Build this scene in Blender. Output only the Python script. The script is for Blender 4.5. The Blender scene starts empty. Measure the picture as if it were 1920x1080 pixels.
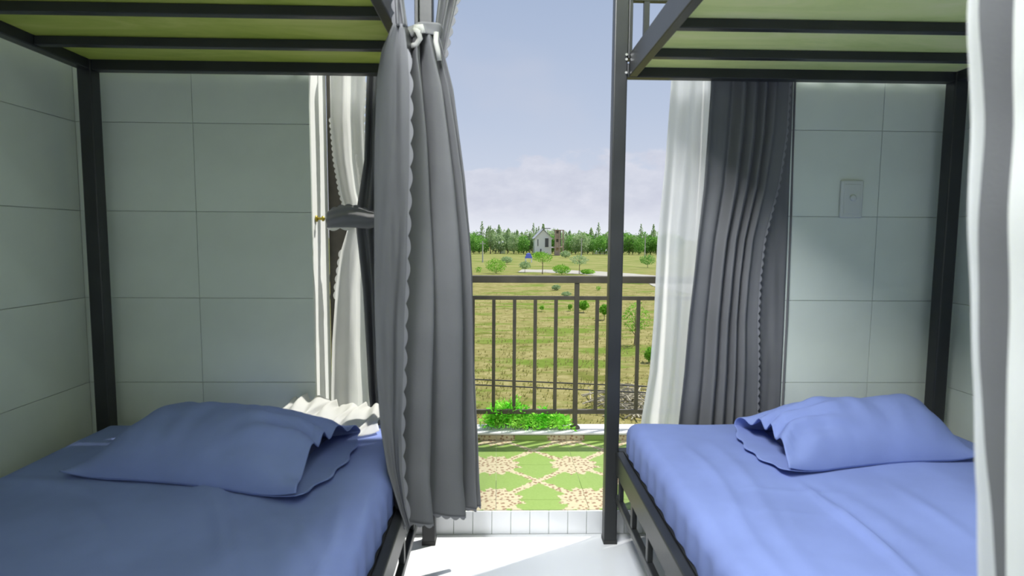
import bpy, bmesh, math, random
from mathutils import Vector, Matrix, Euler, noise
random.seed(7)
C = bpy.context.scene.collection
S = bpy.context.scene
R = math.radians
PI = math.pi

# ------------------------------------------------------------------ camera
CZ = 1.09
F = 1100.0
cd = bpy.data.cameras.new('camera'); cam = bpy.data.objects.new('camera', cd); C.objects.link(cam)
cd.sensor_width = 36; cd.lens = F/1920*36; cd.clip_start = .02; cd.clip_end = 6000
cam.location = (0, 0, CZ)
CR = Matrix.Rotation(R(-1.46), 3, 'Z') @ Matrix.Rotation(R(90-4.94), 3, 'X') @ Matrix.Rotation(R(.4), 3, 'Z')
cam.rotation_euler = CR.to_euler()
S.camera = cam
cd.dof.use_dof = True; cd.dof.focus_distance = 9.0; cd.dof.aperture_fstop = 5.6

def ray(px, py):
    return CR @ Vector(((px-960)/F, (540-py)/F, -1))
def at(px, py, Y):                    # a pixel of the photo -> point on the plane y = Y
    d = ray(px, py); return Vector((0, 0, CZ)) + d*(Y/d.y)
def atz(px, py, z):                   # ... -> point on the plane z
    d = ray(px, py); return Vector((0, 0, CZ)) + d*((z-CZ)/d.z)

# ------------------------------------------------------------------ view + light
S.view_settings.view_transform = 'Standard'; S.view_settings.look = 'None'
S.view_settings.exposure = 0.0; S.view_settings.gamma = 1.0; S.view_settings.use_curve_mapping = False

def nt(mat):
    mat.use_nodes = True; t = mat.node_tree; t.nodes.clear(); return t
class N:
    """tiny node helper"""
    def __init__(s, tree): s.t = tree
    def n(s, typ, ins=None, **kw):
        o = s.t.nodes.new(typ)
        for k, v in kw.items(): setattr(o, k, v)
        for k, v in (ins or {}).items():
            if isinstance(v, bpy.types.NodeSocket): s.t.links.new(v, o.inputs[k])
            else: o.inputs[k].default_value = v
        return o
    def m(s, op, a, b=0.0, c=0.0):
        return s.n('ShaderNodeMath', {0: a, 1: b, 2: c}, operation=op).outputs[0]
    def ramp(s, fac, stops, interp='LINEAR'):
        o = s.n('ShaderNodeValToRGB', {'Fac': fac}); e = o.color_ramp; e.interpolation = interp
        while len(e.elements) < len(stops): e.elements.new(.5)
        for k, (p, c) in zip(e.elements, stops): k.position = p; k.color = (*c, 1)
        return o.outputs['Color']
    def mix(s, f, a, b):
        o = s.n('ShaderNodeMix', data_type='RGBA')
        for i, v in ((0, f), (6, a), (7, b)):
            if isinstance(v, bpy.types.NodeSocket): s.t.links.new(v, o.inputs[i])
            else: o.inputs[i].default_value = v if i == 0 else (*v, 1)
        return o.outputs[2]
    def sm(s, x, a, b):
        return s.n('ShaderNodeMapRange', {0: x, 1: a, 2: b, 3: 0.0, 4: 1.0}, interpolation_type='SMOOTHSTEP').outputs[0]

w = bpy.data.worlds.new('world'); S.world = w; w.use_nodes = True
t = w.node_tree; t.nodes.clear(); n = N(t)
tc = n.n('ShaderNodeTexCoord'); sp = n.n('ShaderNodeSeparateXYZ', {0: tc.outputs['Generated']})
el = sp.outputs[2]
sky = n.ramp(n.m('MULTIPLY', n.m('MAXIMUM', el, 0.0), 1.25),
             [(0, (.80, .83, .91)), (.05, (.70, .73, .84)), (.12, (.60, .66, .79)), (.25, (.50, .58, .74)), (.45, (.40, .49, .67)), (1, (.30, .40, .60))])
mp = n.n('ShaderNodeMapping', {0: tc.outputs['Generated'], 3: (1, 1, 1.9)})
ns = n.n('ShaderNodeTexNoise', {'Vector': mp.outputs[0], 'Scale': 9.0, 'Detail': 9.0, 'Roughness': .55}).outputs[0]
nb = n.n('ShaderNodeTexNoise', {'Vector': mp.outputs[0], 'Scale': 3.1, 'Detail': 3.0}).outputs[0]
# cumulus bank: top edge billows around 9 degrees, thin veils higher up
edge = n.m('ADD', n.m('MULTIPLY', n.m('SUBTRACT', ns, .5), .16), n.m('MULTIPLY', n.m('SUBTRACT', nb, .5), .20))
bank = n.sm(n.m('SUBTRACT', n.m('ADD', .130, edge), el), -.006, .012)
ns2 = n.n('ShaderNodeTexNoise', {'Vector': mp.outputs[0], 'Scale': 21.0, 'Detail': 8.0, 'Roughness': .6}).outputs[0]
ccol = n.ramp(ns2, [(.3, (.60, .62, .73)), (.5, (.66, .68, .78)), (.72, (.74, .75, .84))])
lowc = n.mix(n.sm(el, .0, .06), (.84, .87, .94), ccol)
veil = n.m('MULTIPLY', n.sm(nb, .50, .75), .35)
c1 = n.mix(veil, sky, (.60, .62, .72))
c2 = n.mix(n.m('MULTIPLY', bank, .8), c1, lowc)
c3 = n.mix(n.sm(el, -.02, -.001), (.22, .22, .12), c2)
bg = n.n('ShaderNodeBackground', {'Color': c3, 'Strength': 1.0})
n.n('ShaderNodeOutputWorld', {0: bg.outputs[0]})

sd = bpy.data.lights.new('sun', 'SUN'); sd.energy = 5.2; sd.angle = R(.8); sd.color = (1, .97, .90)
so = bpy.data.objects.new('sun', sd); C.objects.link(so)
so.rotation_euler = Vector((-.50, -.25, -1)).to_track_quat('-Z', 'Y').to_euler(); so.location = (3, 3, 9)
# added fill light under the ceiling behind the camera, no fitting
ld = bpy.data.lights.new('fill_light_rear', 'AREA'); ld.shape = 'RECTANGLE'; ld.size = 1.2; ld.size_y = 1.2; ld.energy = 21; ld.color = (.93, .97, 1)
lo = bpy.data.objects.new('fill_light_rear', ld); C.objects.link(lo); lo.location = (.1, -.9, 2.66)
# added unseen fill light above the left upper bunk: reaches the right bunk, the left one lies under its own board
ld = bpy.data.lights.new('fill_light_right', 'AREA'); ld.shape = 'RECTANGLE'; ld.size = 1.3; ld.size_y = .4; ld.energy = 74; ld.color = (.96, .98, 1)
lo = bpy.data.objects.new('fill_light_right', ld); C.objects.link(lo); lo.location = (-.28, .55, 2.40)
lo.rotation_euler = Matrix(((0, -.68, -.73), (1, 0, 0), (0, -.73, .68))).to_euler()

# ------------------------------------------------------------------ materials
def principled(name, col, rough=.5, metal=0, noise_amt=0, noise_scale=8, bump=0, bscale=60, coat=0, trans=0, spec=.5):
    m = bpy.data.materials.new(name); n = N(nt(m))
    tc = n.n('ShaderNodeTexCoord').outputs['Object']
    base = (*col, 1)
    if noise_amt:
        ns = n.n('ShaderNodeTexNoise', {'Vector': tc, 'Scale': noise_scale, 'Detail': 5.0}).outputs[0]
        base = n.mix(n.sm(ns, .3, .7), tuple(c*(1-noise_amt) for c in col), tuple(min(1, c*(1+noise_amt)) for c in col))
    ins = {'Base Color': base, 'Roughness': rough, 'Metallic': metal, 'Coat Weight': coat, 'Specular IOR Level': spec}
    if bump:
        nb = n.n('ShaderNodeTexNoise', {'Vector': tc, 'Scale': bscale, 'Detail': 4.0}).outputs[0]
        ins['Normal'] = n.n('ShaderNodeBump', {'Height': nb, 'Strength': bump, 'Distance': .01}).outputs[0]
    p = n.n('ShaderNodeBsdfPrincipled', ins).outputs[0]
    if trans:
        tr = n.n('ShaderNodeBsdfTranslucent', {'Color': base}).outputs[0]
        p = n.n('ShaderNodeMixShader', {0: trans, 1: p, 2: tr}).outputs[0]
    n.n('ShaderNodeOutputMaterial', {0: p})
    return m
M = {}
M['metal'] = principled('dark_painted_steel', (.026, .028, .030), .38, 0, .15, 5, .03, 90, spec=.4)
M['metal2'] = principled('railing_paint', (.085, .074, .058), .5, 0, .2, 12)
M['wtile'] = principled('pale_wall_tile', (.70, .76, .70), .38, 0, .05, 3, .02, 20)
M['joint'] = principled('tile_joint', (.58, .64, .58), .8)
M['bjoint'] = principled('pale_grout', (.62, .66, .46), .9)
M['plaster'] = principled('white_plaster', (.86, .87, .86), .8, 0, .03, 4)
M['floor'] = principled('white_floor', (.86, .87, .90), .18, 0, .02, 3)
M['ply'] = principled('raw_plywood', (.52, .56, .24), .7, 0, 0)
M['blue'] = principled('blue_cotton', (.205, .27, .58), .85, 0, .06, 6, .12, 500)
M['blue2'] = principled('blue_cotton_pillowcase', (.205, .27, .58), .85, 0, .06, 6, .12, 500)
M['curt'] = principled('grey_curtain_cloth', (.175, .178, .19), .85, 0, .05, 6, .1, 400, trans=.14)  # also the shade colour on the doorway and near right curtains
M['lace'] = principled('scalloped_cloth', (.25, .25, .27), .85, 0, .05, 6, trans=.14)
M['lit_wcurt'] = principled('lit_white_curtain_cloth', (.92, .92, .90), .85, 0, .03, 6, .1, 400, trans=.6)  # curtain cloth with bright light put into its colour; also the white ribbons
M['ncurt'] = principled('pale_curtain_cloth', (.60, .62, .63), .85, 0, .03, 6, .1, 400, trans=.05)
M['pillow'] = principled('pillow_ticking', (.10, .12, .25), .9)
M['mattress'] = principled('mattress_cover', (.6, .62, .7), .9)
M['plastic'] = principled('white_plastic', (.62, .66, .64), .35)
M['brass'] = principled('brass', (.45, .36, .06), .35, .8)
M['steel'] = principled('zinc_bolt', (.5, .5, .5), .3, .9)
M['conc'] = principled('pale_concrete', (.72, .72, .74), .8, 0, .08, 20)
M['bark'] = principled('bark', (.22, .17, .11), .9, 0, .2, 6)
M['stick'] = principled('dry_branches', (.42, .38, .28), .9, 0, .3, 2)
M['cable'] = principled('black_cable', (.03, .03, .03), .6)
M['hwhite'] = principled('house_white_paint', (.95, .95, .97), .7)
M['hroof'] = principled('house_grey_roof', (.55, .56, .60), .6)
M['brick'] = principled('raw_brick', (.48, .36, .30), .9, 0, .15, 1)
M['hdark'] = principled('dark_opening', (.12, .12, .13), .4)
M['tarp'] = principled('blue_tarp', (.10, .14, .55), .6)
M['road'] = principled('dusty_road', (.42, .40, .34), .95, 0, .06, .6)
M['pole'] = principled('concrete_pole', (.5, .5, .47), .9)
def leafmat(name, a, b, sc=3):
    m = bpy.data.materials.new(name); n = N(nt(m))
    tc = n.n('ShaderNodeTexCoord').outputs['Object']
    ns = n.n('ShaderNodeTexNoise', {'Vector': tc, 'Scale': sc, 'Detail': 3.0}).outputs[0]
    col = n.mix(n.sm(ns, .35, .65), a, b)
    d = n.n('ShaderNodeBsdfPrincipled', {'Base Color': col, 'Roughness': .7, 'Specular IOR Level': .2}).outputs[0]
    tr = n.n('ShaderNodeBsdfTranslucent', {'Color': col}).outputs[0]
    n.n('ShaderNodeOutputMaterial', {0: n.n('ShaderNodeMixShader', {0: .35, 1: d, 2: tr}).outputs[0]})
    return m
M['leaf'] = leafmat('tree_leaves', (.14, .36, .05), (.28, .52, .12), .6)
M['leaf_pale'] = leafmat('pale_tree_leaves', (.30, .44, .19), (.48, .60, .33), .5)
M['leaf_bush'] = leafmat('bush_leaves', (.16, .42, .02), (.34, .60, .08), 2)
M['leaf_vivid'] = leafmat('vivid_leaves', (.16, .80, .03), (.50, .98, .14), 14)
M['grass'] = leafmat('field_grass', (.40, .40, .12), (.52, .47, .20), .3)

# plywood: blotchy stains; the right board's copy carries brighter light in its colour
for nm, k in (('ply', 1.0), ('ply_lit_tint', 1.3)):
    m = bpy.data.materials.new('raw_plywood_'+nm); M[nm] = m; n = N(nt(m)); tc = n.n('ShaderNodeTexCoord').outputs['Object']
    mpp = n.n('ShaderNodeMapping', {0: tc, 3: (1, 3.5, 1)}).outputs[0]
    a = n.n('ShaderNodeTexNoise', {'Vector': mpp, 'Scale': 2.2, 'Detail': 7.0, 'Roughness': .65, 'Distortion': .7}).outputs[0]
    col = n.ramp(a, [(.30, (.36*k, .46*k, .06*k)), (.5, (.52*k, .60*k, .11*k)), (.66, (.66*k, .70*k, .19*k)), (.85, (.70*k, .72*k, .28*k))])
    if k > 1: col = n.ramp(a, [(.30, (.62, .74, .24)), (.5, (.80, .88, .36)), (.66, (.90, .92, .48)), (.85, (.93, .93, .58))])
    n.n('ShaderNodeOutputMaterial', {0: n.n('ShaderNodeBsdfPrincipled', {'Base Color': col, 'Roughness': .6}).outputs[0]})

# balcony tile: green with cream blossom at the corners joined by diagonal bands
T = .345
def tile_mat(name, off=(0, 0, 0)):
    m = bpy.data.materials.new(name); n = N(nt(m))
    tc = n.n('ShaderNodeTexCoord').outputs['Object']
    mp = n.n('ShaderNodeMapping', {0: tc, 1: off}).outputs[0]
    s = n.n('ShaderNodeSeparateXYZ', {0: mp}); x, y = s.outputs[0], s.outputs[1]
    ax = n.m('ABSOLUTE', x); ay = n.m('ABSOLUTE', y)
    wob = n.n('ShaderNodeTexNoise', {'Vector': mp, 'Scale': 70.0, 'Detail': 3.0}).outputs[0]
    wob = n.m('SUBTRACT', wob, .5)
    # diagonals
    d = n.m('ABSOLUTE', n.m('SUBTRACT', ax, ay))
    band = n.sm(n.m('ADD', d, n.m('MULTIPLY', wob, .05)), .022, .018)
    # corner blossoms
    cx = n.m('SUBTRACT', ax, T/2); cy = n.m('SUBTRACT', ay, T/2)
    r = n.m('SQRT', n.m('ADD', n.m('MULTIPLY', cx, cx), n.m('MULTIPLY', cy, cy)))
    ang = n.m('ARCTAN2', cy, cx)
    pet = n.m('MULTIPLY', n.m('COSINE', n.m('MULTIPLY', ang, 12.0)), .010)
    r2 = n.m('ADD', n.m('ADD', r, pet), n.m('MULTIPLY', wob, .05))
    fl = n.sm(r2, .100, .095)
    mask = n.m('MAXIMUM', band, fl)
    sp = n.n('ShaderNodeTexVoronoi', {'Vector': mp, 'Scale': 62.0}).outputs[0]
    spk = n.sm(sp, .24, .50)
    cream = n.mix(spk, (.24, .14, .08), (.50, .44, .29))
    gr = n.n('ShaderNodeTexNoise', {'Vector': mp, 'Scale': 120.0}).outputs[0]
    green = n.mix(gr, (.19, .29, .06), (.26, .37, .10))
    col = n.mix(mask, green, cream)
    n.n('ShaderNodeOutputMaterial', {0: n.n('ShaderNodeBsdfPrincipled', {'Base Color': col, 'Roughness': .45}).outputs[0]})
    return m
M['btile'] = tile_mat('blossom_floor_tile')
M['curbtile'] = tile_mat('blossom_curb_tile', (0, .17, 0))

# field ground
m = bpy.data.materials.new('dry_field'); n = N(nt(m)); tc = n.n('ShaderNodeTexCoord').outputs['Object']
mp = n.n('ShaderNodeMapping', {0: tc, 3: (.35, 1, 1)}).outputs[0]
a = n.n('ShaderNodeTexNoise', {'Vector': mp, 'Scale': .55, 'Detail': 9.0, 'Roughness': .65}).outputs[0]
b = n.n('ShaderNodeTexNoise', {'Vector': tc, 'Scale': 2.5, 'Detail': 8.0, 'Roughness': .7}).outputs[0]
c = n.n('ShaderNodeTexNoise', {'Vector': mp, 'Scale': .09, 'Detail': 5.0}).outputs[0]
dry = n.ramp(b, [(.3, (.20, .17, .055)), (.5, (.30, .27, .10)), (.7, (.41, .355, .165))])
e = n.n('ShaderNodeTexNoise', {'Vector': mp, 'Scale': 1.6, 'Detail': 6.0, 'Roughness': .6}).outputs[0]
dry = n.mix(n.sm(e, .50, .68), dry, (.15, .17, .03))
grn = n.mix(b, (.09, .17, .01), (.24, .29, .06))
col = n.mix(n.sm(n.m('ADD', n.m('MULTIPLY', a, .75), n.m('MULTIPLY', c, .35)), .55, .63), dry, grn)
yy = n.n('ShaderNodeSeparateXYZ', {0: tc}).outputs[1]
far = n.mix(n.sm(a, .35, .6), (.15, .21, .035), (.31, .30, .11))
col = n.mix(n.sm(yy, 60.0, 95.0), col, far)
bp = n.n('ShaderNodeBump', {'Height': b, 'Strength': .5, 'Distance': .2}).outputs[0]
n.n('ShaderNodeOutputMaterial', {0: n.n('ShaderNodeBsdfPrincipled', {'Base Color': col, 'Roughness': .95, 'Normal': bp, 'Specular IOR Level': .1}).outputs[0]})
M['field'] = m
# sheer white curtain
m = bpy.data.materials.new('white_sheer'); n = N(nt(m))
d = n.n('ShaderNodeBsdfDiffuse', {'Color': (.9, .9, .92, 1)}).outputs[0]; tr = n.n('ShaderNodeBsdfTranslucent', {'Color': (.98, .98, .99, 1)}).outputs[0]
mx = n.n('ShaderNodeMixShader', {0: .65, 1: d, 2: tr}).outputs[0]
tp = n.n('ShaderNodeBsdfTransparent').outputs[0]
n.n('ShaderNodeOutputMaterial', {0: n.n('ShaderNodeMixShader', {0: .10, 1: mx, 2: tp}).outputs[0]})
M['sheer'] = m
# wall switch / water

# ------------------------------------------------------------------ mesh helpers
class MB:
    def __init__(s): s.v = []; s.f = []
    def add(s, vs, fs):
        o = len(s.v); s.v += [Vector(v) for v in vs]; s.f += [tuple(i+o for i in f) for f in fs]; return s
    def box(s, x0, x1, y0, y1, z0, z1):
        return s.add([(x, y, z) for z in (z0, z1) for y in (y0, y1) for x in (x0, x1)],
                     [(0, 2, 3, 1), (4, 5, 7, 6), (0, 1, 5, 4), (2, 6, 7, 3), (0, 4, 6, 2), (1, 3, 7, 5)])
    def tube(s, pts, r, k=8, cap=True):
        pts = [Vector(p) for p in pts]; rr = r if isinstance(r, (list, tuple)) else [r]*len(pts)
        vs = []; fs = []
        for i, p in enumerate(pts):
            d = (pts[min(i+1, len(pts)-1)]-pts[max(i-1, 0)]).normalized()
            u = d.orthogonal().normalized() if i == 0 else (u - d*u.dot(d)).normalized()
            v = d.cross(u)
            for j in range(k):
                a = 2*PI*j/k; vs.append(p+u*math.cos(a)*rr[i]+v*math.sin(a)*rr[i])
        for i in range(len(pts)-1):
            for j in range(k):
                fs.append((i*k+j, i*k+(j+1) % k, (i+1)*k+(j+1) % k, (i+1)*k+j))
        if cap: fs.append(tuple(range(k-1, -1, -1))); fs.append(tuple(range((len(pts)-1)*k, len(pts)*k)))
        return s.add(vs, fs)
    def grid(s, fn, nu, nv, closeu=False):
        vs = [fn(i/nu, j/nv) for j in range(nv+1) for i in range(nu+1)]
        fs = [(j*(nu+1)+i, j*(nu+1)+i+1, (j+1)*(nu+1)+i+1, (j+1)*(nu+1)+i) for j in range(nv) for i in range(nu)]
        return s.add(vs, fs)
    def leaves(s, nn, fn, size, rnd):
        for _ in range(nn):
            p = fn(rnd); a = Vector((rnd.uniform(-1, 1), rnd.uniform(-1, 1), rnd.uniform(-1, 1))).normalized()
            b = a.orthogonal().normalized(); q = size*rnd.uniform(.6, 1.3)
            s.add([p-a*q*.5, p+b*q*.28, p+a*q*.5, p-b*q*.28], [(0, 1, 2, 3)])
        return s
    def build(s, name, mat, parent=None, smooth=False, bevel=0, solid=0, loc=None, sub=0):
        me = bpy.data.meshes.new(name); me.from_pydata(s.v, [], s.f); me.update()
        if smooth:
            me.polygons.foreach_set('use_smooth', [True]*len(me.polygons))
        me.materials.append(M[mat] if isinstance(mat, str) else mat)
        o = bpy.data.objects.new(name, me); C.objects.link(o)
        if parent: o.parent = parent
        if loc: o.location = loc
        if bevel:
            b = o.modifiers.new('bevel', 'BEVEL'); b.width = bevel; b.segments = 2; b.limit_method = 'ANGLE'
        if solid:
            b = o.modifiers.new('solid', 'SOLIDIFY'); b.thickness = solid; b.offset = 0
        if sub:
            b = o.modifiers.new('sub', 'SUBSURF'); b.levels = sub; b.render_levels = sub
        return o
def tag(o, label=None, cat=None, group=None, kind=None):
    if label: o['label'] = label
    if cat: o['category'] = cat
    if group: o['group'] = group
    if kind: o['kind'] = kind
    return o
def empty(name, loc=(0, 0, 0), **kw):
    o = bpy.data.objects.new(name, None); C.objects.link(o); o.location = loc; o.empty_display_size = .1
    return tag(o, **kw)
def box(name, mat, b, parent=None, bevel=0, **kw):
    """box given in world numbers; parent is assumed unrotated"""
    off = parent_loc(parent)
    mb = MB().box(b[0]-off.x, b[1]-off.x, b[2]-off.y, b[3]-off.y, b[4]-off.z, b[5]-off.z)
    return tag(mb.build(name, mat, parent, bevel=bevel), **kw)
def parent_loc(p):
    v = Vector((0, 0, 0))
    while p is not None: v += p.location; p = p.parent
    return v
def copy_tree(o, parent=None):
    c = o.copy(); C.objects.link(c); c.parent = parent
    for ch in list(o.children): copy_tree(ch, c)
    return c
def interp(tab, x):
    """smooth table lookup; rows (key, a, b, ...)"""
    if x <= tab[0][0]: return tab[0][1:]
    for p, q in zip(tab, tab[1:]):
        if x <= q[0]:
            f = (x-p[0])/(q[0]-p[0])
            return tuple(a+(b-a)*f for a, b in zip(p[1:], q[1:]))
    return tab[-1][1:]

# ------------------------------------------------------------------ room shell
XL, XR, YB, YN, ZC = -1.455, 1.625, 2.10, -2.4, 2.70
OX0, OX1, OZ = at(585, 400, YB).x, 1.03, 2.60       # door opening
YO = 2.30                                          # outer face of the wall
TH = .088                                          # balcony level
def struct(name, mat, b, parent=None, **kw):
    o = box(name, mat, b, parent, **kw)
    if parent is None: o['kind'] = 'structure'
    return o
struct('floor', 'floor', (XL-.1, XR+.1, YN-.1, 2.075, -.12, 0))
struct('ceiling', 'plaster', (XL-.1, XR+.1, YN-.1, YO, ZC, ZC+.15))
struct('wall_near', 'plaster', (XL-.1, XR+.1, YN-.1, YN, 0, ZC))
wl = struct('wall_left', 'joint', (XL-.15, XL-.006, YN, YO, 0, ZC))
wr = struct('wall_right', 'joint', (XR+.006, XR+.15, YN, YO, 0, ZC))
mb = MB().box(XL-.006, OX0-.0, YB+.006, YO, 0, ZC).box(OX1, XR+.006, YB+.006, YO, 0, ZC).box(OX0, OX1, YB+.006, YO, OZ, ZC)
wb = tag(mb.build('wall_back', 'plaster'), kind='structure')
jb = MB().box(XL-.004, OX0-.05, YB+.0035, YB+.0062, 0, ZC).box(OX1+.05, XR+.004, YB+.0035, YB+.0062, 0, ZC)
tag(jb.build('joint_mortar', 'joint', wb), kind='stuff')
# wall tiles: 30 cm high courses, 60 cm long
TZ0 = 1.476 - .304*4; J = .0008
zs = [0] + [TZ0+.304*i for i in range(9)]
zs = [z for z in zs if z < ZC-.05]; zs.append(ZC)
cache = {}
def wtile(parent, cx, cy, cz, sx, sy, sz):
    key = (round(sx, 3), round(sy, 3), round(sz, 3))
    if key in cache:
        o = bpy.data.objects.new('tile', cache[key].data); C.objects.link(o); o.parent = parent
        for md in cache[key].modifiers:
            b = o.modifiers.new('bevel', 'BEVEL'); b.width = md.width; b.segments = 1
    else:
        o = MB().box(-sx/2, sx/2, -sy/2, sy/2, -sz/2, sz/2).build('tile', 'wtile', parent)
        b = o.modifiers.new('bevel', 'BEVEL'); b.width = .0007; b.segments = 1
        cache[key] = o
    o.location = (cx, cy, cz)
def cuts(a, b, start, step):
    v = [a]; k = start
    while k > a: k -= step
    while k < b:
        if k > a+.02 and k < b-.02: v.append(k)
        k += step
    return v+[b]
for z0, z1 in zip(zs, zs[1:]):
    for xs in (cuts(XL, OX0, XL+.6-.2, .6), cuts(OX1, XR, 1.37, .6)):
        for x0, x1 in zip(xs, xs[1:]):
            wtile(wb, (x0+x1)/2, YB+.001, (z0+z1)/2, x1-x0-2*J, .008, z1-z0-2*J)
    ys = cuts(YN, YB-.004, YB, .6)
    for y0, y1 in zip(ys, ys[1:]):
        wtile(wl, XL-.002, (y0+y1)/2, (z0+z1)/2, .008, y1-y0-2*J, z1-z0-2*J)
        wtile(wr, XR+.002, (y0+y1)/2, (z0+z1)/2, .008, y1-y0-2*J, z1-z0-2*J)
# dark aluminium frame of the balcony door (fixed left stile, head, right stile)
df = empty('door_1', (OX0, YO, TH), kind='structure')
box('stile', 'metal2', (OX0, OX0+.09, YO+.002, YO+.045, TH, OZ), df, .003)
box('stile', 'metal2', (OX1-.05, OX1, YO+.002, YO+.045, TH, OZ), df, .003)
box('head', 'metal2', (OX0+.09, OX1-.05, YO+.002, YO+.045, OZ-.05, OZ), df, .003)
# threshold step faced with narrow upright tiles
th = struct('trim_1', 'joint', (OX0+.002, OX1-.002, 2.081, YO+.05, -.02, TH-.004))
x = at(922, 1000, 2.08).x; p = .0700
k = math.ceil((OX0-x)/p)
while x+(k+1)*p < OX1:
    o = cache.get('riser')
    if not o:
        o = MB().box(-p/2+.001, p/2-.001, 0, .006, 0, TH-.001).build('tile', 'floor', th, bevel=.001); cache['riser'] = o
    else:
        o = o.copy(); C.objects.link(o)
    o.location = (x+(k+.5)*p, 2.0755, 0.0005); k += 1

# ------------------------------------------------------------------ balcony
BX0, BX1 = -1.6, 2.35
tx0 = at(930, 937, 2.236).x                       # a joint
ty0 = atz(930, 937.5, TH).y                       # a joint
cy0 = atz(1000, 826, TH).y                        # face of the kerb
bf = struct('floor_balcony', 'bjoint', (BX0, BX1, YO+.05, cy0+.16, -.14, TH-.0012))
def btile(x0, x1, y0, y1, parent, cx, cy, i):
    o = MB().box(x0-cx+J, x1-cx-J, y0-cy+J, y1-cy-J, -.004, .004).build('tile', 'btile', parent)
    o.location = (cx, cy, TH-.004+.0008)
ys = [2.083]; y = ty0
while y < cy0: ys.append(y); y += T
ysplit = ty0+T*1.5                                 # the last full course ends in a cut half tile
ys = [2.083, ty0, ty0+T, ysplit, cy0-.002]; cys = [ty0-T/2, ty0+T/2, ty0+T*1.5, ty0+T*1.5]
k0 = math.ceil((BX0-tx0)/T)
first = {}
for j, (y0, y1) in enumerate(zip(ys, ys[1:])):
    cy = cys[j]
    k = k0
    while tx0+(k+1)*T < BX1:
        x0, x1 = tx0+k*T, tx0+(k+1)*T
        if y0 < YO+.05 and (x0 < OX0 or x1 > OX1):       # course that runs into the doorway
            xx0, xx1 = max(x0, OX0+.003), min(x1, OX1-.003)
            if xx1-xx0 > .03: btile(xx0, xx1, y0, y1, th if y1 < YO+.05 else bf, (x0+x1)/2, cy, 0)
        else:
            key = (j,)
            if key in first:
                o = first[key].copy(); C.objects.link(o); o.location.x = (x0+x1)/2
            else:
                btile(x0, x1, y0, y1, bf, (x0+x1)/2, cy, 0); first[key] = bf.children[-1] if bf.children else None
                first[key] = [c for c in bf.children][-1]
        k += 1
CH = .128                                          # kerb top
kb = tag(MB().box(BX0, BX1, cy0+.006, cy0+.13, TH-.01, CH-.012).build('trim_2', 'joint'), kind='structure')
cp = box('coping', 'conc', (BX0, BX1, cy0-.004, cy0+.135, CH-.012, CH), kb, .004)
k = k0; f0 = None
while tx0+(k+1)*T < BX1:
    if f0 is None:
        f0 = MB().box(-T/2+J, T/2-J, -.003, .003, -.0125, .0125).build('tile', 'curbtile', kb)
        o = f0
    else: o = f0.copy(); C.objects.link(o)
    o.location = (tx0+(k+.5)*T, cy0+.0025, TH+.0135); k += 1
struct('wall_outside', 'plaster', (BX0, BX1, cy0+.10, cy0+.16, -3.3, -.14))

# railing
RY = cy0+.07
def zpx(py, Y, px=1000): return at(px, py, Y).z
zt1, zt0 = zpx(517, RY), zpx(530, RY); zm1, zm0 = zpx(555, RY), zpx(562, RY); zb1, zb0 = zpx(767.5, RY), zpx(775.5, RY)
px0 = at(1080, 650, RY).x; pitch = at(1080, 650, RY).x - at(1041.5, 650, RY).x
rl = empty('balcony_railing', (px0, RY, CH), label='dark metal balcony railing with thin upright bars overlooking the dry field', cat='railing')
box('top_rail', 'metal2', (BX0, BX1, RY-.022, RY+.022, zt0, zt1), rl, .003)
box('middle_rail', 'metal2', (BX0, BX1, RY-.009, RY+.009, zm0, zm1), rl, .002)
box('bottom_rail', 'metal2', (BX0, BX1, RY-.009, RY+.009, zb0, zb1), rl, .002)
bal = None
for k in range(-16, 14):
    x = px0+k*pitch
    if x < BX0+.03 or x > BX1-.03: continue
    if k % 12 == 0:
        o = box('post', 'metal2', (x-.0115, x+.0115, RY-.0115, RY+.0115, CH, zt0), rl, .002)
        c = MB()
        c.tube([(x-px0, 0, 0), (x-px0, 0, .008), (x-px0, 0, .018)], [.028, .026, .014], 14)
        c.build('post_foot', 'metal2', rl, smooth=True)
    elif bal is None:
        bal = MB().box(-.0085, .0085, -.0085, .0085, zb1-CH, zm0-CH).build('baluster', 'metal2', rl, bevel=.0015)
        bal.location.x = x-px0
    else:
        o = bal.copy(); C.objects.link(o); o.location.x = x-px0

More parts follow.
